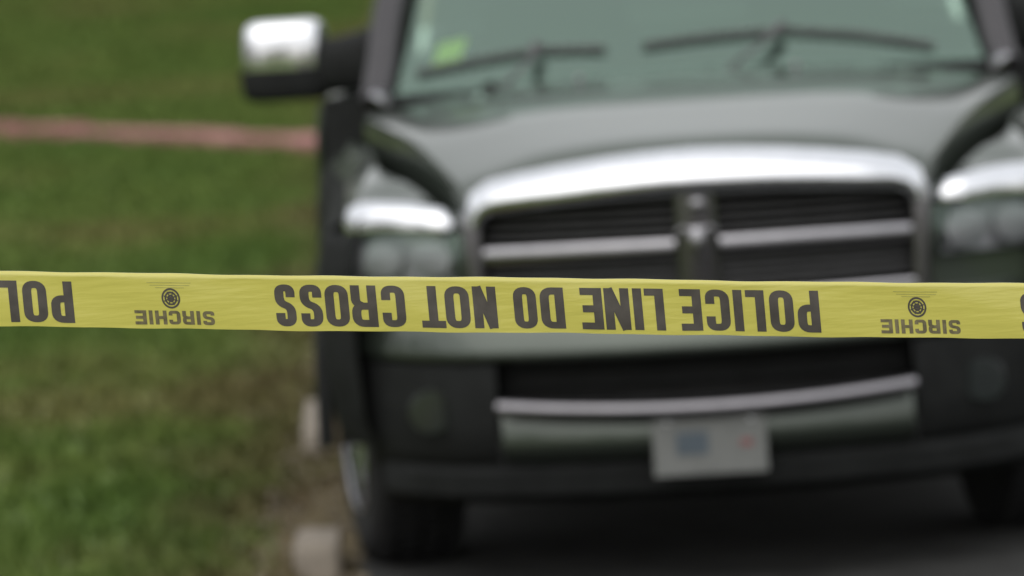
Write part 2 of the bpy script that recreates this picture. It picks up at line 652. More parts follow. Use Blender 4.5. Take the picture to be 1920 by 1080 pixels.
# washer nozzles on the hood
for u in (-0.317, 0.309):
    m_ = MB()
    m_.lathe([(-0.014, 0.004), (-0.011, 0.008), (0.0, 0.010), (0.008, 0.009), (0.013, 0.004)], 'y', 12, P_(u, 1.16, hz(u, 1.16) + 0.010))
    m_.build('washer_nozzle', 'dull_chrome', hood)

# ---- front fenders
ARC_V, ARC_R = 0.95, 0.475


def crest(v):
    return interp(v, [(0.20, 1.065), (0.30, 1.095), (0.45, 1.145), (0.62, 1.175), (1.0, 1.195), (1.55, 1.21)])


def side_w(v):
    return interp(v, [(0.20, 0.965), (0.32, 1.015), (0.5, 1.055), (0.95, 1.075), (1.2, 1.075), (1.55, 1.12)])


rows = []
for i in range(37):
    v = 0.20 + 1.35 * i / 36
    w = hw(min(v, 1.25)) + 0.012
    zv = hz(hw(min(v, 1.24)), min(v, 1.24)) - 0.10
    zc = crest(v)
    sw = side_w(v)
    f = sw / 1.05
    az_ = 0.56
    dv = abs(v - ARC_V)
    if dv < ARC_R:
        az_ = max(az_, 0.41 + math.sqrt(ARC_R ** 2 - dv ** 2))
    ci = max(w + 0.03, interp(v, [(0.20, 0.665), (0.60, 0.875), (0.8, 0.895), (1.55, 0.965)]))
    zv = min(zv, zc) - 0.16
    cu = max(ci + 0.02, interp(v, [(0.20, 0.925), (0.40, 0.915), (0.60, 0.905), (1.55, 0.97)]))
    row = [(w, min(zv, zc - 0.02)), (ci - 0.016, zv), (ci - 0.004, zc - 0.03), (ci, zc - 0.012), (ci + 0.008, zc - 0.004), (lerp(ci, cu, .6), zc), (cu, zc - 0.008)]
    tb = sstep(1.15, 1.55, v)
    A_ = [(lerp(cu, sw, .22), zc - 0.04), (lerp(cu, sw, .48), zc - 0.095), (lerp(cu, sw, .72), max(zc - 0.16, az_ + .09)), (lerp(cu, sw, .92), max(0.96, az_ + .06)),
          (sw, max(0.90, az_ + 0.03)), (sw, az_), (sw - 0.03, az_ - 0.005)]
    B_ = [(1.02, zc - 0.03), (1.075, zc - 0.07), (1.105, zc - 0.13), (sw, max(1.0, az_ + .06)), (sw, max(0.90, az_ + 0.03)), (sw, az_), (sw - 0.03, az_ - 0.005)]
    row += [(max(lerp(a0, b0, tb), cu + .008 + .004 * q_), lerp(a1, b1, tb)) for q_, ((a0, a1), (b0, b1)) in enumerate(zip(A_, B_))]
    rows.append([P_(a, v + 0.08 * ((a - .6) / .4) ** 2 * (1 - sstep(.2, .6, v)), z) for a, z in row])
mb = MB()
mb.grid(rows)
fl, fr = both(mb, 'fender', 'paint', angle=50)
# dark panel over the painted flank standing in for shade, wrapped to the bumper
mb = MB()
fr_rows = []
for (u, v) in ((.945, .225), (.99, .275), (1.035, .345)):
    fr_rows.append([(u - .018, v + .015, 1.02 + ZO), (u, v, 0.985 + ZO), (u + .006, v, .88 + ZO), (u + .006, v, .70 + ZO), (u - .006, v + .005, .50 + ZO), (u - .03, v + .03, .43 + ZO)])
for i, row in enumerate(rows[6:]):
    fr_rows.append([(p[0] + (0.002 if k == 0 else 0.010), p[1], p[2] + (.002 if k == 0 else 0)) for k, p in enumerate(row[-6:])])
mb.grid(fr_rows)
both(mb, 'fender_shade', 'plastic', angle=60)

# black wheel arch flares
path = []
for k in range(21):
    th = math.pi * (k / 20)
    path.append(P_(1.055, ARC_V - ARC_R * math.cos(th) * 1.0, 0.41 + ARC_R * math.sin(th)))
mb = MB()
mb.bar([(p[0] + .012, p[1], p[2]) for p in path], 0.055, 0.05, 8, 2.5, up=Vector((1, 0, 0)))
both(mb, 'wheel_arch', 'plastic')
# inner wheel well
mb = MB()
rows = []
for k in range(17):
    th = math.pi * (k / 16)
    a = ARC_V - (ARC_R - .01) * math.cos(th)
    z = 0.41 + (ARC_R - .01) * math.sin(th)
    rows.append([P_(1.03, a, z), P_(0.62, a, z), P_(0.60, ARC_V, 0.45)])
mb.grid(rows)
both(mb, 'wheel_well', 'under')


# ---- front end shapes: plan curve of the nose
def nose(u):
    a = abs(u)
    return 0.02 + 0.10 * (a / 0.6) ** 2.2 if a < .6 else 0.12 + 0.55 * (a - .6) ** 1.25


# grille shell: one chrome sweep, fat across the top and slim down the sides
G = empty('grille', P_(0, 0, 0))
G.parent = T
ctrl = [(-0.607, 1.030, .045), (-0.603, 1.055, .066), (-0.585, 1.088, .082), (-0.545, 1.108, .092), (-0.47, 1.119, .10),
        (-0.36, 1.131, .108), (-0.24, 1.142, .114), (-0.12, 1.149, .118), (0, 1.152, .12)]
ctrl = ctrl + [(-a, z, w) for a, z, w in ctrl[-2::-1]]
mb = MB()
rings = []
for i, (u, z, w) in enumerate(ctrl):
    a, c = ctrl[max(i - 1, 0)], ctrl[min(i + 1, len(ctrl) - 1)]
    tx, tz = c[0] - a[0], c[1] - a[1]
    ln = math.hypot(tx, tz)
    nx_, nz_ = -tz / ln, tx / ln
    ring = []
    for k in range(20):
        th = 2 * math.pi * k / 20
        q = math.cos(th) * w / 2
        dq = math.sin(th)
        # front bulges forward, leaning back towards its top
        dv = -0.045 * max(dq, 0) ** .8 + 0.05 * max(-dq, 0) ** .8 + 0.55 * max(0, q) + 0.35 * q
        ring.append((u + nx_ * q, nose(u) + dv, z + nz_ * q))
    rings.append(ring)
mb.tube(rings)
mb.build('grille_shell', 'chrome', G, angle=60)
mb = MB()
mb.bar([(.600, nose(.6) - .0, .79), (.606, nose(.6) - .0, .90), (.610, nose(.61) + .0, 1.0), (.606, nose(.6) + .01, 1.06)], [.052, .055, .058, .06], .06, 12, 2.6, up=Vector((0, 1, 0)))
both(mb, 'grille_leg', 'dark_chrome', G)
# lower rail
mb = MB()
mb.bar([(u / 10, nose(u / 10) + 0.005, 0.80) for u in range(-6, 7)], 0.05, 0.045, 10)
mb.build('lower_rail', 'dull_chrome', G)
# crosshair bars
mb = MB()
mb.bar([(u / 100, nose(u / 100) + 0.005, 0.948) for u in (-578, -45, -30, -15, -6)] if False else
       [(-0.575, nose(.575) + .012, .946), (-0.45, nose(.45) + .008, .948), (-.3, nose(.3) + .006, .95), (-.15, nose(.15) + .005, .95), (-.06, nose(0) + .005, .95)],
       0.04, 0.048, 10, 3)
both(mb, 'cross_bar', 'dull_chrome', G)
mb = MB()
mb.bar([(0, 0.034, 0.815), (0, 0.030, 0.90), (0, 0.028, 0.96), (0, 0.026, 1.03), (0, 0.028, 1.095)], [0.112, .112, .118, .112, .115], 0.05, 14, 3.4, up=Vector((0, 1, 0)))
mb.build('centre_post', 'dark_chrome', G)
# small ram-like emblem boss: shield with two curled horns
mb = MB()
mb.bar([(0, -0.004, 0.905), (0, -0.012, 0.945), (0, -0.014, 0.975), (0, -0.008, 1.0)], [0.018, .034, .044, .036], [.012, .022, .026, .014], 10, 2, up=Vector((0, 1, 0)))
for s in (-1, 1):
    mb.bar([(s * (0.018 + 0.020 * (1 - math.cos(a)) * .9), -0.012, 0.985 + 0.018 * math.sin(a) * (1 - a / 9)) for a in [x * .45 for x in range(0, 11)]],
           [0.016 - .001 * x for x in range(11)], [0.016 - .001 * x for x in range(11)], 8, 2, up=Vector((0, 1, 0)))
mb.build('emblem', 'dull_chrome', G)
mb = MB()
mb.lathe([(-0.012, 0.010), (-0.006, 0.022), (0.0, 0.026), (0.012, 0.026)], 'y', 16, (0.006, 0.004, 1.062))
mb.build('badge_stud', 'dull_chrome', G)
# louvers behind the crosshair
first = {}
for s in (-1, 1):
    for (z0, z1) in ((0.975, 1.095), (0.83, 0.925)):
        for k in range(5):
            z = lerp(z0 + 0.008, z1 - 0.008, k / 4)
            mb = MB()
            mb.bar([(s * .055, .055, z), (s * .2, nose(.2) + .04, z), (s * .4, nose(.4) + .042, z), (s * .572, nose(.572) + .05, z)], 0.035, 0.012, 8, 3)
            mb.build('louver', 'louver', G)
mb = MB()
rows = []
for z in (0.78, 1.14):
    rows.append([(u / 10, nose(u / 10) + 0.10, z) for u in range(-6, 7)])
mb.grid(rows)
mb.build('radiator_screen', 'under', G)


# ---- headlamps
def head_front(u):
    return nose(u) + 0.005


for s in (-1, 1):
    H = empty('headlamp', P_(0, 0, 0))
    H.parent = T
    us = [0.640 + (0.975 - 0.640) * k / 10 for k in range(11)]
    # reflector bowl box
    mb = MB()
    rows = []
    for zf, dv in ((0.0, 0.02), (0.0, 0.09), (1.0, 0.09), (1.0, 0.02)):
        rows.append([(s * u, head_front(u) + dv, lerp(0.870, 1.006 + 0.012 * math.sin(math.pi * (u - .64) / .325), zf)) for u in us])
    mb.grid(rows)
    mb.build('lamp_housing', 'lamp_grey', H)
    for cu, rr in ((0.73, 0.055), (0.865, 0.052)):
        mb = MB()
        mb.lathe([(0.055, 0.012), (0.05, 0.02), (0.03, rr * .75), (0.012, rr), (0.008, rr)], 'y', 18, (s * cu, head_front(cu) + 0.02, 0.938))
        mb.build('reflector', 'lamp_grey', H)
    mb = MB()
    mb.grid([[(s * u, head_front(u) + 0.035, z) for u in us[8:]] for z in (0.885, 0.94, 0.99)])
    mb.build('turn_signal', 'lamp_grey', H)
    mb = MB()
    rows = []
    for k in range(7):
        q = k / 6
        rows.append([(s * u, head_front(u) - 0.018 * math.sin(math.pi * q) + 0.012 * q, lerp(0.867, 1.008 + 0.012 * math.sin(math.pi * (u - .64) / .325), q)) for u in us])
    mb.grid(rows)
    mb.build('lens', 'lens', H, angle=80)
    # added chrome strip for the sky glint on the lens top, rolling back
    mb = MB()
    path, ww, hh = [], [], []
    for k in range(13):
        q = k / 12
        u = lerp(0.640, 0.958, q)
        path.append((s * u, head_front(u) + 0.042 + 0.02 * q, 1.010 + 0.022 * math.sin(math.pi * min(1, q * 0.80 + .05))))
        e = min(1, q * 5 + .35) * min(1, (1 - q) * 6 + .45)
        ww.append(0.11 * e)
        hh.append(0.145 * e * lerp(.72, 1.05, q))
    mb.bar(path, ww, hh, 20, 2.2, lo=-0.10)
    mb.build('lens_top_glint', 'chrome', H, angle=80)

# filler between grille, hood and headlamps
mb = MB()
mb.bar([P_(0.630, nose(.63) + .06, 0.80), P_(0.632, nose(.63) + .06, 0.95), P_(0.632, nose(.63) + .07, 1.05)], 0.06, 0.05, 8, 3, up=Vector((0, 1, 0)))
both(mb, 'nose_panel', 'paint')
mb = MB()
mb.grid([[P_(u, nose(u) + .03, z) for u in (0.60, .7, .8, .9, .97)] for z in (0.77, 0.84, 0.875)])
both(mb, 'lamp_apron', 'paint')


# ---- bumper
def bump_v(u):
    a = abs(u)
    return -0.10 + 0.10 * (a / 0.6) ** 2 if a < .6 else 0.0 + 0.333 * (a - .6) + 1.6 * (a - .6) ** 2


B = empty('bumper', P_(0, 0, 0))
B.parent = T
us = [-0.95 + 1.9 * k / 38 for k in range(39)]
prof = [(0.12, 0.785), (0.06, 0.788), (0.042, 0.780), (0.028, 0.762), (0.016, 0.735), (0.005, 0.705), (-0.001, 0.688), (0.003, 0.676), (0.016, 0.670), (0.08, 0.668)]
mb = MB()
mb.grid([[(u, bump_v(u) + dv, z) for dv, z in prof] for u in us])
mb.build('bumper_bar', 'paint', B, angle=50)
# black ends carrying the fog lamps, and the dark intake
for s in (-1, 1):
    ue = [0.565 + 0.365 * k / 10 for k in range(11)]
    pr = [(0.06, 0.667), (0.012, 0.662), (0.010, 0.60), (0.014, 0.50), (0.03, 0.42), (0.07, 0.375), (0.14, 0.36)]
    mb = MB()
    mb.grid([[(s * u, bump_v(u) + dv, z) for dv, z in pr] for u in ue])
    mb.build('bumper_end', 'plastic', B, angle=50)
    fog = MB()
    fog.lathe([(0.03, 0.02), (0.016, 0.045), (0.0, 0.058), (-0.004, 0.056)], 'y', 20, (s * 0.75, bump_v(.75) - 0.012, 0.537))
    fo = fog.build('fog_lamp', 'dark_chrome', B)
    m_ = MB()
    m_.lathe([(-0.006, 0.010), (-0.0045, 0.056), (-0.0015, 0.0565)], 'y', 20, (s * 0.75, bump_v(.75) - 0.016, 0.537))
    m_.build('fog_lens', 'lens', fo)
mb = MB()
mb.grid([[(u, bump_v(u) + 0.11, z) for u in us if abs(u) < .6] for z in (0.53, 0.60, 0.67)])
mb.build('air_intake', 'under', B)
for z in (0.595, 0.635):
    mb = MB()
    mb.bar([(u, bump_v(u) + 0.09, z) for u in us if abs(u) < .57], 0.03, 0.012, 8)
    mb.build('intake_slat', 'plastic', B)


def lipz(u):
    return 0.548 + 0.022 * (u / .55) ** 2


# scooped lower panel with an upper lip of paler metal standing for sky light
ul = [-0.556 + 1.112 * k / 22 for k in range(23)]
mb = MB()
mb.bar([(u, bump_v(u) - 0.012, lipz(u) - .022) for u in ul], 0.075, 0.046, 12, 2.6)
mb.build('bumper_lip', 'skylit_lip', B, angle=60)
pr = [(0.022, lambda u: lipz(u) - .04), (0.012, lambda u: 0.495), (0.002, lambda u: 0.45), (0.006, lambda u: 0.425), (0.04, lambda u: 0.395), (0.10, lambda u: 0.38)]
mb = MB()
mb.grid([[(u, bump_v(u) + dv, f(u)) for dv, f in pr] for u in ul])
mb.build('lower_panel', 'paint', B, angle=50)
mb = MB()
pr = [(0.07, 0.385), (0.05, 0.36), (0.06, 0.30), (0.12, 0.27), (0.3, 0.265)]
mb.grid([[(u, bump_v(u) + dv, z) for dv, z in pr] for u in us if abs(u) < .9])
mb.build('air_dam', 'plastic', B)
PL = empty('license_plate', (0.0, 0, 0))
PL.parent = B
mb = MB()
mb.box((0.002, bump_v(0) - 0.012, 0.422), (0.305, 0.006, 0.155))
pl = mb.build('plate_sheet', 'plate', B, smooth=False, bevel=0.004)
bpy.data.objects.remove(PL)
pl.name = 'license_plate'
pl['label'] = 'pale licence plate with a blue patch'
for (cx_, cz_, w_, h_, mm, nm) in ((-0.045, 0.432, 0.085, 0.06, 'plate_blue', 'plate_patch'), (0.10, 0.452, 0.03, 0.018, 'plate_red', 'plate_tab')):
    m_ = MB()
    m_.box((cx_, bump_v(0) - 0.0165, cz_ - (.0 if mm == 'plate_blue' else .025)), (w_, 0.003, h_))
    m_.build(nm, mm, pl, smooth=False)
for (bx, bz) in ((-.11, .486), (.114, .486)):
    m_ = MB()
    m_.lathe([(-.004, .002), (-.003, .006), (0, .007)], 'y', 10, (bx, bump_v(0) - 0.0155, bz))
    m_.build('plate_bolt', 'chrome', pl)


# ---- wheels
def wheel(u, v, steer, s):
    We = empty('wheel', P_(u, v, 0.41), R(steer))
    We.parent = T
    ty = MB()
    ty.lathe([(-0.132, 0.235), (-0.138, 0.27), (-0.140, 0.33), (-0.130, 0.375), (-0.112, 0.398), (-0.08, 0.407), (0, 0.41), (0.08, 0.407), (0.112, 0.398), (0.130, 0.375),
              (0.140, 0.33), (0.138, 0.27), (0.132, 0.235), (0.10, 0.232), (-0.10, 0.232), (-0.132, 0.235)], 'x', 48, caps=False)
    # tread grooves: sunken ring pairs are suggested by raised blocks
    tyre = ty.build('tyre', 'rubber', We, angle=40)
    tr = MB()
    for q in range(40):
        th = 2 * math.pi * q / 40
        for a, off in ((-0.085, 0), (-0.03, .5), (0.03, 0), (0.085, .5)):
            t2 = th + off * 2 * math.pi / 40
            rot = Matrix.Rotation(t2, 3, 'X')
            c_ = rot @ Vector((a, 0, 0.411 if abs(a) < .05 else 0.406))
            tr.box(c_, (0.045, 0.045, 0.012), rot)
    tr.build('tread', 'rubber', tyre, smooth=False)['kind'] = 'stuff'
    ri = MB()
    o_ = s
    ri.lathe([(o_ * .135, .236), (o_ * .142, .244), (o_ * .138, .250), (o_ * .126, .246), (o_ * .11, .225), (o_ * .05, .215), (-o_ * .12, .215), (-o_ * .125, .24)], 'x', 40, caps=False)
    rim = ri.build('rim', 'dull_chrome', We)
    sp = MB()
    for q in range(5):
        th = 2 * math.pi * q / 5 + .3
        c_, s_ = math.cos(th), math.sin(th)
        sp.bar([(o_ * .105, .03 * c_, .03 * s_), (o_ * .118, .12 * c_, .12 * s_), (o_ * .112, .228 * c_, .228 * s_)], [.075, .07, .095], .03, 8, 2.6, up=Vector((1, 0, 0)))
    sp.build('spokes', 'chrome', rim)
    hb = MB()
    hb.lathe([(o_ * .09, .075), (o_ * .125, .07), (o_ * .138, .045), (o_ * .14, .01)], 'x', 20)
    hb.build('hub_cap', 'dull_chrome', rim)
    dk = MB()
    dk.lathe([(-o_ * .02, .17), (o_ * .0, .17), (o_ * .005, .05)], 'x', 24)
    dk.build('brake_disc', 'dull_chrome', We)


STEER = 11
wheel(-0.885, ARC_V, STEER, -1)
wheel(0.885, ARC_V, STEER, 1)
wheel(-0.885, 4.55, 0, -1)
wheel(0.885, 4.55, 0, 1)

# ---- underbody
mb = MB()
mb.box(P_(0, 2.9, 0.50), (1.1, 5.2, 0.20))
mb.box(P_(0, 0.95, 0.42), (1.45, 0.14, 0.14))
mb.box(P_(0, 4.55, 0.42), (1.45, 0.14, 0.14))
mb.box(P_(0, 0.55, 0.70), (1.16, 0.10, 0.55))
mb.box(P_(0, 0.85, 0.85), (0.9, 0.7, 0.34))
mb.build('chassis', 'under', T, smooth=False)


# ---- cab
def flank(z):
    return interp(z, [(0.45, 1.04), (0.60, 1.10), (0.95, 1.12), (1.20, 1.12), (1.295, 1.105), (1.33, 1.0)])


def gh(z):
    """half width of the greenhouse"""
    return interp(z, [(1.33, 0.945), (1.36, 0.93), (1.60, 0.885), (1.84, 0.79), (1.91, 0.72)])


def door(v0, v1, nm='door'):
    m_ = MB()
    zs = [0.46, 0.52, 0.6, 0.75, 0.9, 1.0, 1.08, 1.15, 1.21, 1.25, 1.28, 1.295, 1.31, 1.32, 1.33]
    m_.grid([[P_(flank(z) - (0.012 if v in (v0, v1) else 0), v, z) for z in zs] for v in (v0, v0 + .012, lerp(v0, v1, .5), v1 - .012, v1)])
    d1 = m_.build(nm, 'paint', T, angle=40)
    d2 = m_.mirror().build(nm, 'paint', T, angle=40)
    for s, dd in ((1, d1), (-1, d2)):
        hm = MB()
        vh = v1 - 0.2
        hm.bar([P_(s * 1.115, vh - .10, 1.165), P_(s * 1.14, vh - .07, 1.165), P_(s * 1.15, vh, 1.165), P_(s * 1.14, vh + .07, 1.165), P_(s * 1.115, vh + .10, 1.165)], 0.025, 0.04, 10, 2.5)
        hm.build('door_handle', 'chrome', dd)
        wm = MB()
        wv0, wv1 = v0 + .06, v1 - .06
        rowsw = []
        for z in (1.34, 1.5, 1.66, 1.80):
            fr_ = (z - 1.34) / .46
            va = wv0 + (0.33 * fr_ + .02 if v0 < 2 else 0)
            rowsw.append([P_(s * (gh(z) - .004), lerp(va, wv1, k / 4), z) for k in range(5)])
        wm.grid(rowsw)
        wm.build('side_window', 'side_glass', dd, angle=80)


door(1.565, 2.60)
door(2.615, 3.45)
# roof and rear of the cab
mb = MB()
rows = []
for v, zc, k_ in ((1.98, 1.845, .97), (2.06, 1.885, 1.0), (2.25, 1.915, 1), (2.7, 1.925, 1), (3.2, 1.915, 1), (3.42, 1.88, 1.0), (3.50, 1.82, 1)):
    rows.append([P_(u * 0.80 * k_, v + 0.10 * (u * u - 1) * (1 if v < 2.3 else 0) * .6 + .06, zc - 0.075 * abs(u) ** 3.5) for u in [x / 10 for x in range(-10, 11)]])
mb.grid(rows)
mb.build('roof', 'paint', T, angle=60, solid=0.02)
mb = MB()
zr = [0.55, 0.9, 1.2, 1.33]
mb.grid([[P_(u * flank(z) * .99, 3.50 + 0.02 * (1 - abs(u)), z) for u in (-1, -.5, 0, .5, 1)] for z in zr])
mb.build('cab_back', 'paint', T)
mb = MB()
mb.grid([[P_(u * gh(z) * .93, 3.50, z) for u in (-1, -.5, 0, .5, 1)] for z in (1.34, 1.55, 1.80)])
mb.build('rear_window', 'side_glass', T)


def ws_pt(u, q):
    """windscreen: q 0 base .. 1 top, u -1..1"""
    z = lerp(1.335, 1.845, q)
    hwid = lerp(0.865, 0.735, q)
    v = 1.27 + 0.72 * q + 0.10 * u * u * (1 - .4 * q)
    return (u * hwid, v, z - 0.012 * u * u * (1 - q))


mb = MB()
mb.grid([[P_(*ws_pt(u / 8, q / 8)) for u in range(-8, 9)] for q in range(9)])
wsc = mb.build('windscreen', 'windscreen', T, angle=80)
# inspection sticker inside the glass
c0 = Vector(ws_pt(-0.895, 0.150))
e1 = (Vector(ws_pt(-0.795, 0.175)) - c0)
e2 = (Vector(ws_pt(-0.885, 0.265)) - c0)
nrm = e1.cross(e2).normalized()
if nrm.y > 0:
    nrm = -nrm
c0 = c0 - nrm * 0.006
mb = MB()
mb.grid([[P_(*(c0 + e1 * a + e2 * b_)) for a in (0, .5, 1.0)] for b_ in (0, .5, 1.0)])
mb.build('sticker', 'sticker', wsc)['label'] = 'yellow green inspection sticker in the windscreen corner'

# pillars
mb = MB()
mb.bar([P_(.925, 1.33, 1.30), P_(.905, 1.45, 1.40), P_(.885, 1.60, 1.545), P_(.845, 1.80, 1.70), P_(.79, 2.02, 1.83), P_(.765, 2.15, 1.875)], [.085, .09, .09, .085, .08, .07], .075, 10, 3, up=Vector((0, 1, 0)))
both(mb, 'front_pillar', 'pillar')
mb = MB()
mb.bar([P_(.93, 2.60, 1.33), P_(.885, 2.61, 1.60), P_(.79, 2.62, 1.85)], .06, .10, 8, 4, up=Vector((0, 1, 0)))
both(mb, 'side_pillar', 'paint')
mb = MB()
mb.bar([P_(.93, 3.46, 1.33), P_(.885, 3.47, 1.60), P_(.79, 3.46, 1.85)], .06, .12, 8, 4, up=Vector((0, 1, 0)))
both(mb, 'side_pillar', 'paint')
mb = MB()
mb.bar([P_(.745, 2.07, 1.868), P_(.765, 2.6, 1.875), P_(.765, 3.5, 1.865)], .09, .06, 8, 3)
both(mb, 'roof_rail', 'paint')
# sill / running board
mb = MB()
mb.box(P_(0.97, 2.5, 0.44), (0.14, 1.95, 0.07))
both(mb, 'running_board', 'plastic', bevel=0.015)

# cowl below the glass
mb = MB()
rows = []
for q, dz in ((0, 0.0), (.5, -0.012), (1.0, 0.0)):
    rows.append([P_(u / 8 * lerp(.925, .868, q), lerp(1.205, 1.285, q) + 0.09 * (u / 8) ** 2, lerp(1.318, 1.343, q) + dz - 0.02 * (u / 8) ** 2) for u in range(-8, 9)])
mb.grid(rows)
cowl = mb.build('cowl', 'plastic', T, angle=70)
for s in (-1, 1):
    mb = MB()
    mb.bar([P_(s * .885, 1.22, 1.315), P_(s * .905, 1.30, 1.325), P_(s * .915, 1.36, 1.335)], [.03, .06, .05], [.03, .045, .03], 10, 2)
    mb.build('cowl_cap', 'dull_chrome', cowl)

# wipers
for (pu, pts) in ((-0.48, [(-0.80, .10), (-0.62, .145), (-0.44, .175), (-0.24, .16)]), (0.16, [(-0.13, .165), (0.06, .19), (0.28, .20), (0.50, .155), (0.72, .075)])):
    def gp(u, q, off=.010):
        uu = u / lerp(.865, .735, q)
        a = Vector(ws_pt(uu, q))
        return Vector(P_(a.x, a.y - off, a.z + off * .8))
    mb = MB()
    mb.bar([gp(u, q) for u, q in pts], 0.013, 0.018, 8, 3)
    wb = mb.build('wiper', 'louver', T)
    mb = MB()
    mid = pts[len(pts) // 2]
    mb.bar([P_(pu - .10, 1.27, 1.325), P_(pu - .05, 1.27, 1.345), gp(lerp(pu, mid[0], .5), mid[1] * .5, .035), gp(mid[0], mid[1], .032)], [.022, .016, .014, .036], [.018, .012, .012, .022], 8, 3)
    mb.build('wiper_arm', 'louver', wb)
    mb = MB()
    mb.lathe([(-.02, .012), (-.012, .026), (.02, .03)], 'y', 14, P_(pu - .10, 1.27, 1.322))
    mb.build('wiper_pivot', 'plastic', wb)

# dark panel closing the gap between fender, hood and pillar
mb = MB()
mb.grid([[P_(u, v, z) for u, v in ((.84, 1.44), (.95, 1.50), (1.04, 1.555), (1.095, 1.562))] for z in (.90, 1.1, 1.2, 1.26, 1.31)])
mb.grid([[P_(.84, 1.44, 1.31), P_(.95, 1.50, 1.31), P_(1.04, 1.555, 1.31), P_(1.095, 1.562, 1.31)], [P_(.84, 1.70, 1.33), P_(.95, 1.70, 1.33), P_(.985, 1.70, 1.33), P_(1.0, 1.70, 1.33)]])
both(mb, 'cowl_side', 'plastic', angle=50)

# cab interior
mb = MB()
rows = []
for v, z in ((1.36, 1.30), (1.45, 1.335), (1.62, 1.345), (1.80, 1.33), (1.86, 1.27), (1.84, 1.05), (1.80, 0.75)):
    rows.append([P_(u / 4 * .86, v + .05 * (u / 4) ** 2, z + 0.01 * math.cos(u)) for u in range(-4, 5)])
mb.grid(rows)
mb.build('dashboard', 'interior', T, angle=60)
mb = MB()
mb.box(P_(0, 2.6, .60), (1.9, 1.75, .05))
mb.build('cab_floor', 'interior', T, smooth=False)
for v in (2.45, 3.2):
    for s in (-1, 1):
        se = MB()
        se.bar([P_(s * .42, v - .45, .92), P_(s * .42, v - .2, .93), P_(s * .42, v + .08, .90)], .54, .18, 12, 4)
        se.bar([P_(s * .42, v + .05, .95), P_(s * .42, v + .13, 1.2), P_(s * .42, v + .2, 1.5)], [.52, .52, .44], .16, 12, 4, up=Vector((0, 1, 0)))
        seat = se.build('seat', 'interior', T)
        hd = MB()
        hd.bar([P_(s * .42, v + .19, 1.53), P_(s * .42, v + .2, 1.60), P_(s * .42, v + .2, 1.69)], [.24, .27, .24], [.09, .11, .09], 10, 3, up=Vector((0, 1, 0)))
        hd.build('headrest', 'interior', seat)
mb = MB()
sw_c = Vector((0.42, 1.98, 1.24))
rw = Matrix.Rotation(R(28), 3, 'X')
ring = [P_(*(sw_c + rw @ Vector((.19 * math.cos(a), 0, .19 * math.sin(a))))) for a in [2 * math.pi * k / 24 for k in range(25)]]
mb.bar(ring, .03, .03, 8, 2, up=Vector((0, 1, .3)))
mb.bar([P_(*(sw_c + rw @ Vector((-.18, 0, 0)))), P_(*(sw_c + rw @ Vector((0, .02, -.01)))), P_(*(sw_c + rw @ Vector((.18, 0, 0))))], [.03, .12, .03], [.03, .05, .03], 8, 2.5)
mb.build('steering_wheel', 'interior', T)


# ---- door mirrors
for s in (-1, 1):
    MI = empty('door_mirror', P_(0, 0, 0))
    MI.parent = T
    Z = ZO

    def shell(m_, z0, z1, nz, taper_hi, taper_lo, d0):
        rings_ = []
        for k in range(nz + 1):
            q = k / nz
            z = lerp(z0, z1, q)
            su = lerp(taper_lo, taper_hi, q) if True else 1
            ring_ = []
            for j in range(24):
                th = 2 * math.pi * (j + .5) / 24
                c_, s__ = math.cos(th), math.sin(th)
                ring_.append((s * (1.205 + 0.138 * su[0] * math.copysign(abs(c_) ** .5, c_)) if False else s * (1.205 + su * 0.138 * math.copysign(abs(c_) ** .55, c_)),
                              1.74 + d0 * su * math.copysign(abs(s__) ** .6, s__) - (0.02 * q), z))
            rings_.append(ring_)
        m_.tube(rings_)
    lo = MB()
    rings_ = []
    for z, su in ((1.308, .78), (1.318, .92), (1.335, .99), (1.37, 1.0), (1.405, 1.0)):
        rings_.append([(s * (1.205 + su * .138 * math.copysign(abs(math.cos(a)) ** .5, math.cos(a))), 1.74 + su * .085 * math.copysign(abs(math.sin(a)) ** .6, math.sin(a)), z)
                       for a in [2 * math.pi * (j + .5) / 24 for j in range(24)]])
    lo.tube(rings_)
    lo.build('mirror_body', 'plastic', MI, angle=50)
    hi = MB()
    rings_ = []
    for z, su in ((1.4055, 1.0), (1.44, 1.0), (1.49, .975), (1.52, .93), (1.538, .84), (1.547, .66)):
        cx_ = 1.212 - .006
        rings_.append([(s * (cx_ + su * .130 * math.copysign(abs(math.cos(a)) ** .5, math.cos(a))), 1.74 + (1.5 - su * .5) * .0 + su * .083 * math.copysign(abs(math.sin(a)) ** .6, math.sin(a)) + .03 * (1 - su), z)
                       for a in [2 * math.pi * (j + .5) / 24 for j in range(24)]])
    hi.tube(rings_)
    hi.build('mirror_cap', 'chrome', MI, angle=60)
    gm = MB()
    gm.grid([[(s * u, 1.8285, z) for u in (1.10, 1.2, 1.31)] for z in (1.335, 1.42, 1.51)])
    gm.build('mirror_glass', 'chrome', MI)
    am = MB()
    am.bar([(s * .90, 1.72, 1.415), (s * .97, 1.72, 1.41), (s * 1.04, 1.73, 1.405), (s * 1.12, 1.735, 1.40)], [.20, .18, .15, .13], [.23, .19, .17, .16], 12, 3.2)
    am.build('mirror_arm', 'plastic', MI, angle=50)
    sg = MB()
    sg.grid([[(s * .945, 1.60, 1.33), (s * .945, 1.86, 1.33)], [(s * .925, 1.66, 1.43), (s * .925, 1.86, 1.43)], [(s * .90, 1.76, 1.54), (s * .90, 1.86, 1.54)]])
    sg.build('mirror_base', 'plastic', MI, solid=.02)

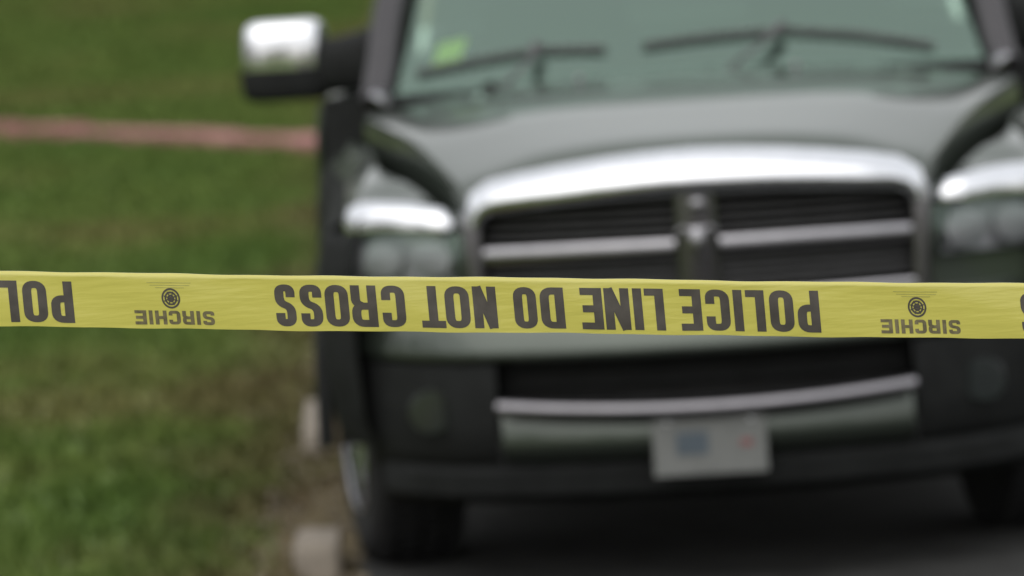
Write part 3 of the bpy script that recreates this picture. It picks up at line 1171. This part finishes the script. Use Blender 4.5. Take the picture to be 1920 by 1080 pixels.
# ---- bed
mb = MB()
prof = [(1.0, .60), (1.03, .75), (1.045, .98), (1.04, 1.15), (1.02, 1.27), (.99, 1.315), (.93, 1.32), (.91, 1.30), (.91, .80)]
rows = []
for k in range(41):
    v = lerp(3.56, 5.55, k / 40)
    dv = abs(v - 4.55)
    zmin = 0.5
    if dv < .47:
        zmin = 0.41 + math.sqrt(.47 ** 2 - dv ** 2)
    rows.append([P_(a, v, max(z, zmin) if i < 6 else z) for i, (a, z) in enumerate(prof)])
mb.grid(rows)
both(mb, 'bed_side', 'paint', angle=50)
mb = MB()
mb.box(P_(0, 4.55, .80), (1.8, 1.98, .05))
mb.box(P_(0, 3.58, 1.05), (1.8, .05, .52))
mb.build('bed_floor', 'under', T, smooth=False)
mb = MB()
mb.box(P_(0, 5.58, .98), (1.86, .06, .66))
mb.build('tailgate', 'paint', T, smooth=False, bevel=.02)
mb = MB()
mb.box(P_(0, 5.68, .56), (1.9, .16, .18))
mb.build('rear_bumper', 'chrome', T, smooth=False, bevel=.03)
mb = MB()
mb.box(P_(.975, 5.565, 1.05), (.11, .06, .38))
both(mb, 'tail_lamp', 'red', smooth=False, bevel=.015)

# ================================================================ the police tape
TY = 7.6
TW = 0.0795
TL0, TL1 = -3.6, 3.6
PXM = 10500 / 7.6


def tape_c(x):
    """height of the tape's middle line"""
    return 1.5525 - 0.0777 * x + 0.0012 * x * x


def tape_pt(x, w, off=0.0):
    """w 0 = lower edge .. 1 = upper edge"""
    slope = -0.0777
    L = math.hypot(1, slope)
    q = (w - .5) * TW
    wob = 0.0035 * math.sin(x * 3.1 + .6) + 0.0018 * math.sin(x * 8.3 + 1.9) * (w - .3) + 0.0009 * math.sin(x * 23 + 5 * w)
    y = TY + wob
    # the upper edge rolls back a little
    z_ = q
    if w > 0.88:
        a = (w - .88) * TW
        rr = 0.0056
        th = a / rr
        z_ = (.88 - .5) * TW + rr * math.sin(th)
        y += rr * (1 - math.cos(th))
    y += 0.004 * (w - .5) ** 2
    edge = 0.0005 * math.sin(x * 9.7 + 1) + 0.0004 * math.sin(x * 27 + 2.2 * w) + 0.0003 * math.sin(x * 61 + 4)
    return Vector((x - 0.03 * z_, y - off, tape_c(x) + z_ / L + edge * (abs(w - .5) * 2) ** 3))


mb = MB()
nx_ = 720
ws_ = [0, .06, .15, .25, .35, .45, .55, .65, .75, .82, .86, .88, .895, .91, .925, .94, .955, .97, .985, 1.0]
mb.grid([[tape_pt(lerp(TL0, TL1, i / nx_), w) for w in ws_] for i in range(nx_ + 1)])
TP = empty('police_tape', (0, TY, 1.55))
tag(TP, 'yellow plastic police tape with upside down black lettering stretched across the foreground', 'police tape')


def rel(m_):
    m_.v = [(p[0], p[1] - TY, p[2] - 1.55) for p in m_.v]
    return m_


film = rel(mb).build('tape_film', 'tape', TP, angle=80, fix=False)


# lettering: strokes of a condensed face, drawn in millimetres, then turned upside down with the tape
def fillet(pts, r, closed=False):
    out = []
    n_ = len(pts)
    for i, p in enumerate(pts):
        if len(p) == 3:
            rad = p[2]
        else:
            rad = r
        p2 = Vector(p[:2])
        if not closed and i in (0, n_ - 1) or rad <= 0:
            out.append(p2)
            continue
        a, c = Vector(pts[(i - 1) % n_][:2]), Vector(pts[(i + 1) % n_][:2])
        d1, d2 = (a - p2), (c - p2)
        rr = min(rad, d1.length * .49, d2.length * .49)
        s1, s2 = p2 + d1.normalized() * rr, p2 + d2.normalized() * rr
        for k in range(7):
            q = k / 6
            out.append(s1 * (1 - q) ** 2 + p2 * 2 * q * (1 - q) + s2 * q * q)
    return out


def resample(pts, step, closed):
    out = []
    n_ = len(pts)
    for i in range(n_ if closed else n_ - 1):
        a, b_ = pts[i], pts[(i + 1) % n_]
        k_ = max(1, int((b_ - a).length / step))
        for j in range(k_):
            out.append(a.lerp(b_, j / k_))
    if not closed:
        out.append(pts[-1])
    return out


def stroke(pts, tx, ty, closed=False, r=9.0, step=3.0):
    P = resample(fillet(pts, r, closed), step, closed)
    P2 = [P[0]]
    for p in P[1:]:
        if (p - P2[-1]).length > 1e-3:
            P2.append(p)
    P = P2
    n_ = len(P)
    rows_ = []
    for i, p in enumerate(P):
        a = P[(i - 1) % n_] if closed or i > 0 else p
        c = P[(i + 1) % n_] if closed or i < n_ - 1 else p
        d0 = (p - a).normalized() if (p - a).length > 1e-6 else (c - p).normalized()
        d1 = (c - p).normalized() if (c - p).length > 1e-6 else d0
        dd = (d0 + d1)
        dd = dd.normalized() if dd.length > 1e-6 else d0
        nn = Vector((-dd.y, dd.x))
        cs = max(.5, dd.dot(d0))
        nn = Vector((nn.x * tx / 2, nn.y * ty / 2)) / cs
        rows_.append([p - nn, p - nn * .33, p + nn * .33, p + nn])
    if closed:
        rows_.append(rows_[0])
    return rows_


def glyph(ch, W_, H_, tx, ty, r=9.0):
    a, b_ = tx / 2, ty / 2
    st = []
    if ch == 'O':
        st.append(stroke([(a, b_), (W_ - a, b_), (W_ - a, H_ - b_), (a, H_ - b_)], tx, ty, True, r))
    elif ch == 'D':
        st.append(stroke([(a, 0), (a, H_)], tx, ty))
        st.append(stroke([(a * .8, H_ - b_), (W_ - a, H_ - b_), (W_ - a, b_), (a * .8, b_)], tx, ty, False, r))
    elif ch == 'C':
        st.append(stroke([(W_ - a, H_ * .65), (W_ - a, H_ - b_), (a, H_ - b_), (a, b_), (W_ - a, b_), (W_ - a, H_ * .35)], tx, ty, False, r))
    elif ch == 'S':
        st.append(stroke([(W_ - a, H_ * .69), (W_ - a, H_ - b_), (a, H_ - b_), (a, H_ * .55), (W_ - a, H_ * .45), (W_ - a, b_), (a, b_), (a, H_ * .31)], tx, ty, False, r * .95))
    elif ch == 'P':
        st.append(stroke([(a, 0), (a, H_)], tx, ty))
        st.append(stroke([(a * .8, H_ - b_), (W_ - a, H_ - b_), (W_ - a, H_ * .42), (a * .8, H_ * .42)], tx, ty, False, r))
    elif ch == 'R':
        st.append(stroke([(a, 0), (a, H_)], tx, ty))
        st.append(stroke([(a * .8, H_ - b_), (W_ - a, H_ - b_), (W_ - a, H_ * .50), (a * .8, H_ * .50)], tx, ty, False, r * .9))
        st.append(stroke([(W_ * .55, H_ * .50), (W_ - a, H_ * .42), (W_ - a, 0)], tx, ty, False, r * .6))
    elif ch == 'N':
        st.append(stroke([(a, 0), (a, H_)], tx, ty))
        st.append(stroke([(W_ - a, 0), (W_ - a, H_)], tx, ty))
        st.append(stroke([(a, H_ - .3), (W_ - a, .3)], tx * .95, ty))
    elif ch == 'E':
        st.append(stroke([(a, 0), (a, H_)], tx, ty))
        for y_, l_ in ((b_, 1), (H_ / 2, .92), (H_ - b_, 1)):
            st.append(stroke([(a * .8, y_), (W_ * l_, y_)], tx, ty))
    elif ch == 'L':
        st.append(stroke([(a, 0), (a, H_)], tx, ty))
        st.append(stroke([(a * .8, b_), (W_, b_)], tx, ty))
    elif ch == 'I':
        st.append(stroke([(W_ / 2, 0), (W_ / 2, H_)], tx, ty))
    elif ch == 'T':
        st.append(stroke([(W_ / 2, 0), (W_ / 2, H_)], tx, ty))
        st.append(stroke([(0, H_ - b_), (W_, H_ - b_)], tx, ty))
    elif ch == 'H':
        st.append(stroke([(a, 0), (a, H_)], tx, ty))
        st.append(stroke([(W_ - a, 0), (W_ - a, H_)], tx, ty))
        st.append(stroke([(a * .8, H_ / 2), (W_ - a * .8, H_ / 2)], tx, ty))
    return st


def print_on(m_, st, x_left, w_bottom, W_, H_, base=0.00035):
    """st strokes in mm; turned by 180 degrees: x_left is the left end in the world, w_bottom the lower end"""
    for k, rows_ in enumerate(st):
        o2 = []
        for row in rows_:
            o2.append([tape_pt(x_left + (W_ - p.x) / 1000, w_bottom + (H_ - p.y) / 1000 / TW, base + k * 0.00012) for p in row])
        m_.grid(o2)


# left and right ends of each letter, measured along the tape in units of 1/PXM m from the tape's middle
LET = [('S', 513, 551), ('S', 560, 601), ('O', 607, 651), ('R', 656, 704), ('C', 713, 757), ('T', 786, 831), ('O', 832, 878), ('N', 885, 929), ('O', 961, 1004),
       ('D', 1011, 1056), ('E', 1087, 1128), ('N', 1132, 1179), ('I', 1184, 1205), ('L', 1208, 1244), ('E', 1274, 1314), ('C', 1322, 1367), ('I', 1372, 1394),
       ('L', 1398, 1433), ('O', 1442, 1487), ('P', 1494, 1536)]
PERIOD = 1402
LH = 57.5
LB = 0.075
for rep in (-1, 0, 1):
    m_ = MB()
    for ch, a, b_ in LET:
        W_ = (b_ - a) / PXM * 1000
        st = glyph(ch, W_, LH, 12.4, 9.8, 11)
        print_on(m_, st, (a + rep * PERIOD - 960) / PXM, LB, W_, LH)
    o = rel(m_).build('lettering', 'ink', film, smooth=False, fix=False)
for rep in (-1, 0, 1):
    x0 = 247 + rep * PERIOD
    if rep == -1 and False:
        continue
    m_ = MB()
    lets = 'SIRCHIE'[::-1]
    xx = x0
    for ch in lets:
        wpx = 9 if ch == 'I' else 22
        W_ = wpx / PXM * 1000
        print_on(m_, glyph(ch, W_, 19.5, 5.2, 4.2, 3.5), (xx - 960) / PXM, 0.07, W_, 19.5)
        xx += wpx + 3.6
    rel(m_).build('maker_name', 'thin_ink', film, smooth=False, fix=False)
    cxm = (x0 + 71 - 960) / PXM
    # round seal above the name
    m_ = MB()
    for k, rad in enumerate((3.2, 6.6, 10.2)):
        ring = [Vector((rad * math.cos(a) * 1.12, rad * math.sin(a) * 1.25)) for a in [2 * math.pi * j / 40 for j in range(41)]]
        rows_ = [[p * (1 - 1.1 / rad), p * (1 + 1.1 / rad)] for p in ring]
        m_.grid([[tape_pt(cxm + p.x / 1000, .53 + p.y / 1000 / TW, .00035) for p in row] for row in rows_])
    for a in (0.4, 1.2, 2.0, 2.8):
        dv_ = Vector((math.cos(a), math.sin(a)))
        rows_ = [[dv_ * q + Vector((-dv_.y, dv_.x)) * .8, dv_ * q - Vector((-dv_.y, dv_.x)) * .8] for q in range(-10, 11, 2)]
        m_.grid([[tape_pt(cxm + p.x / 1000, .53 + p.y / 1000 / TW, .0005 + .0001 * a) for p in row] for row in rows_])
    rel(m_).build('maker_seal', 'ink', film, smooth=False, fix=False)
    # two hair lines of pale print over the seal
    m_ = MB()
    for q, (w_, hl) in enumerate(((.80, 31), (.755, 27), (.715, 20))):
        rows_ = [[tape_pt(cxm + j / 1000, w_ - .006, .0004), tape_pt(cxm + j / 1000, w_ + .006, .0004)] for j in range(-hl, hl + 1, 3)]
        m_.grid(rows_)
    rel(m_).build('fine_print', 'pale_ink', film, smooth=False, fix=False)
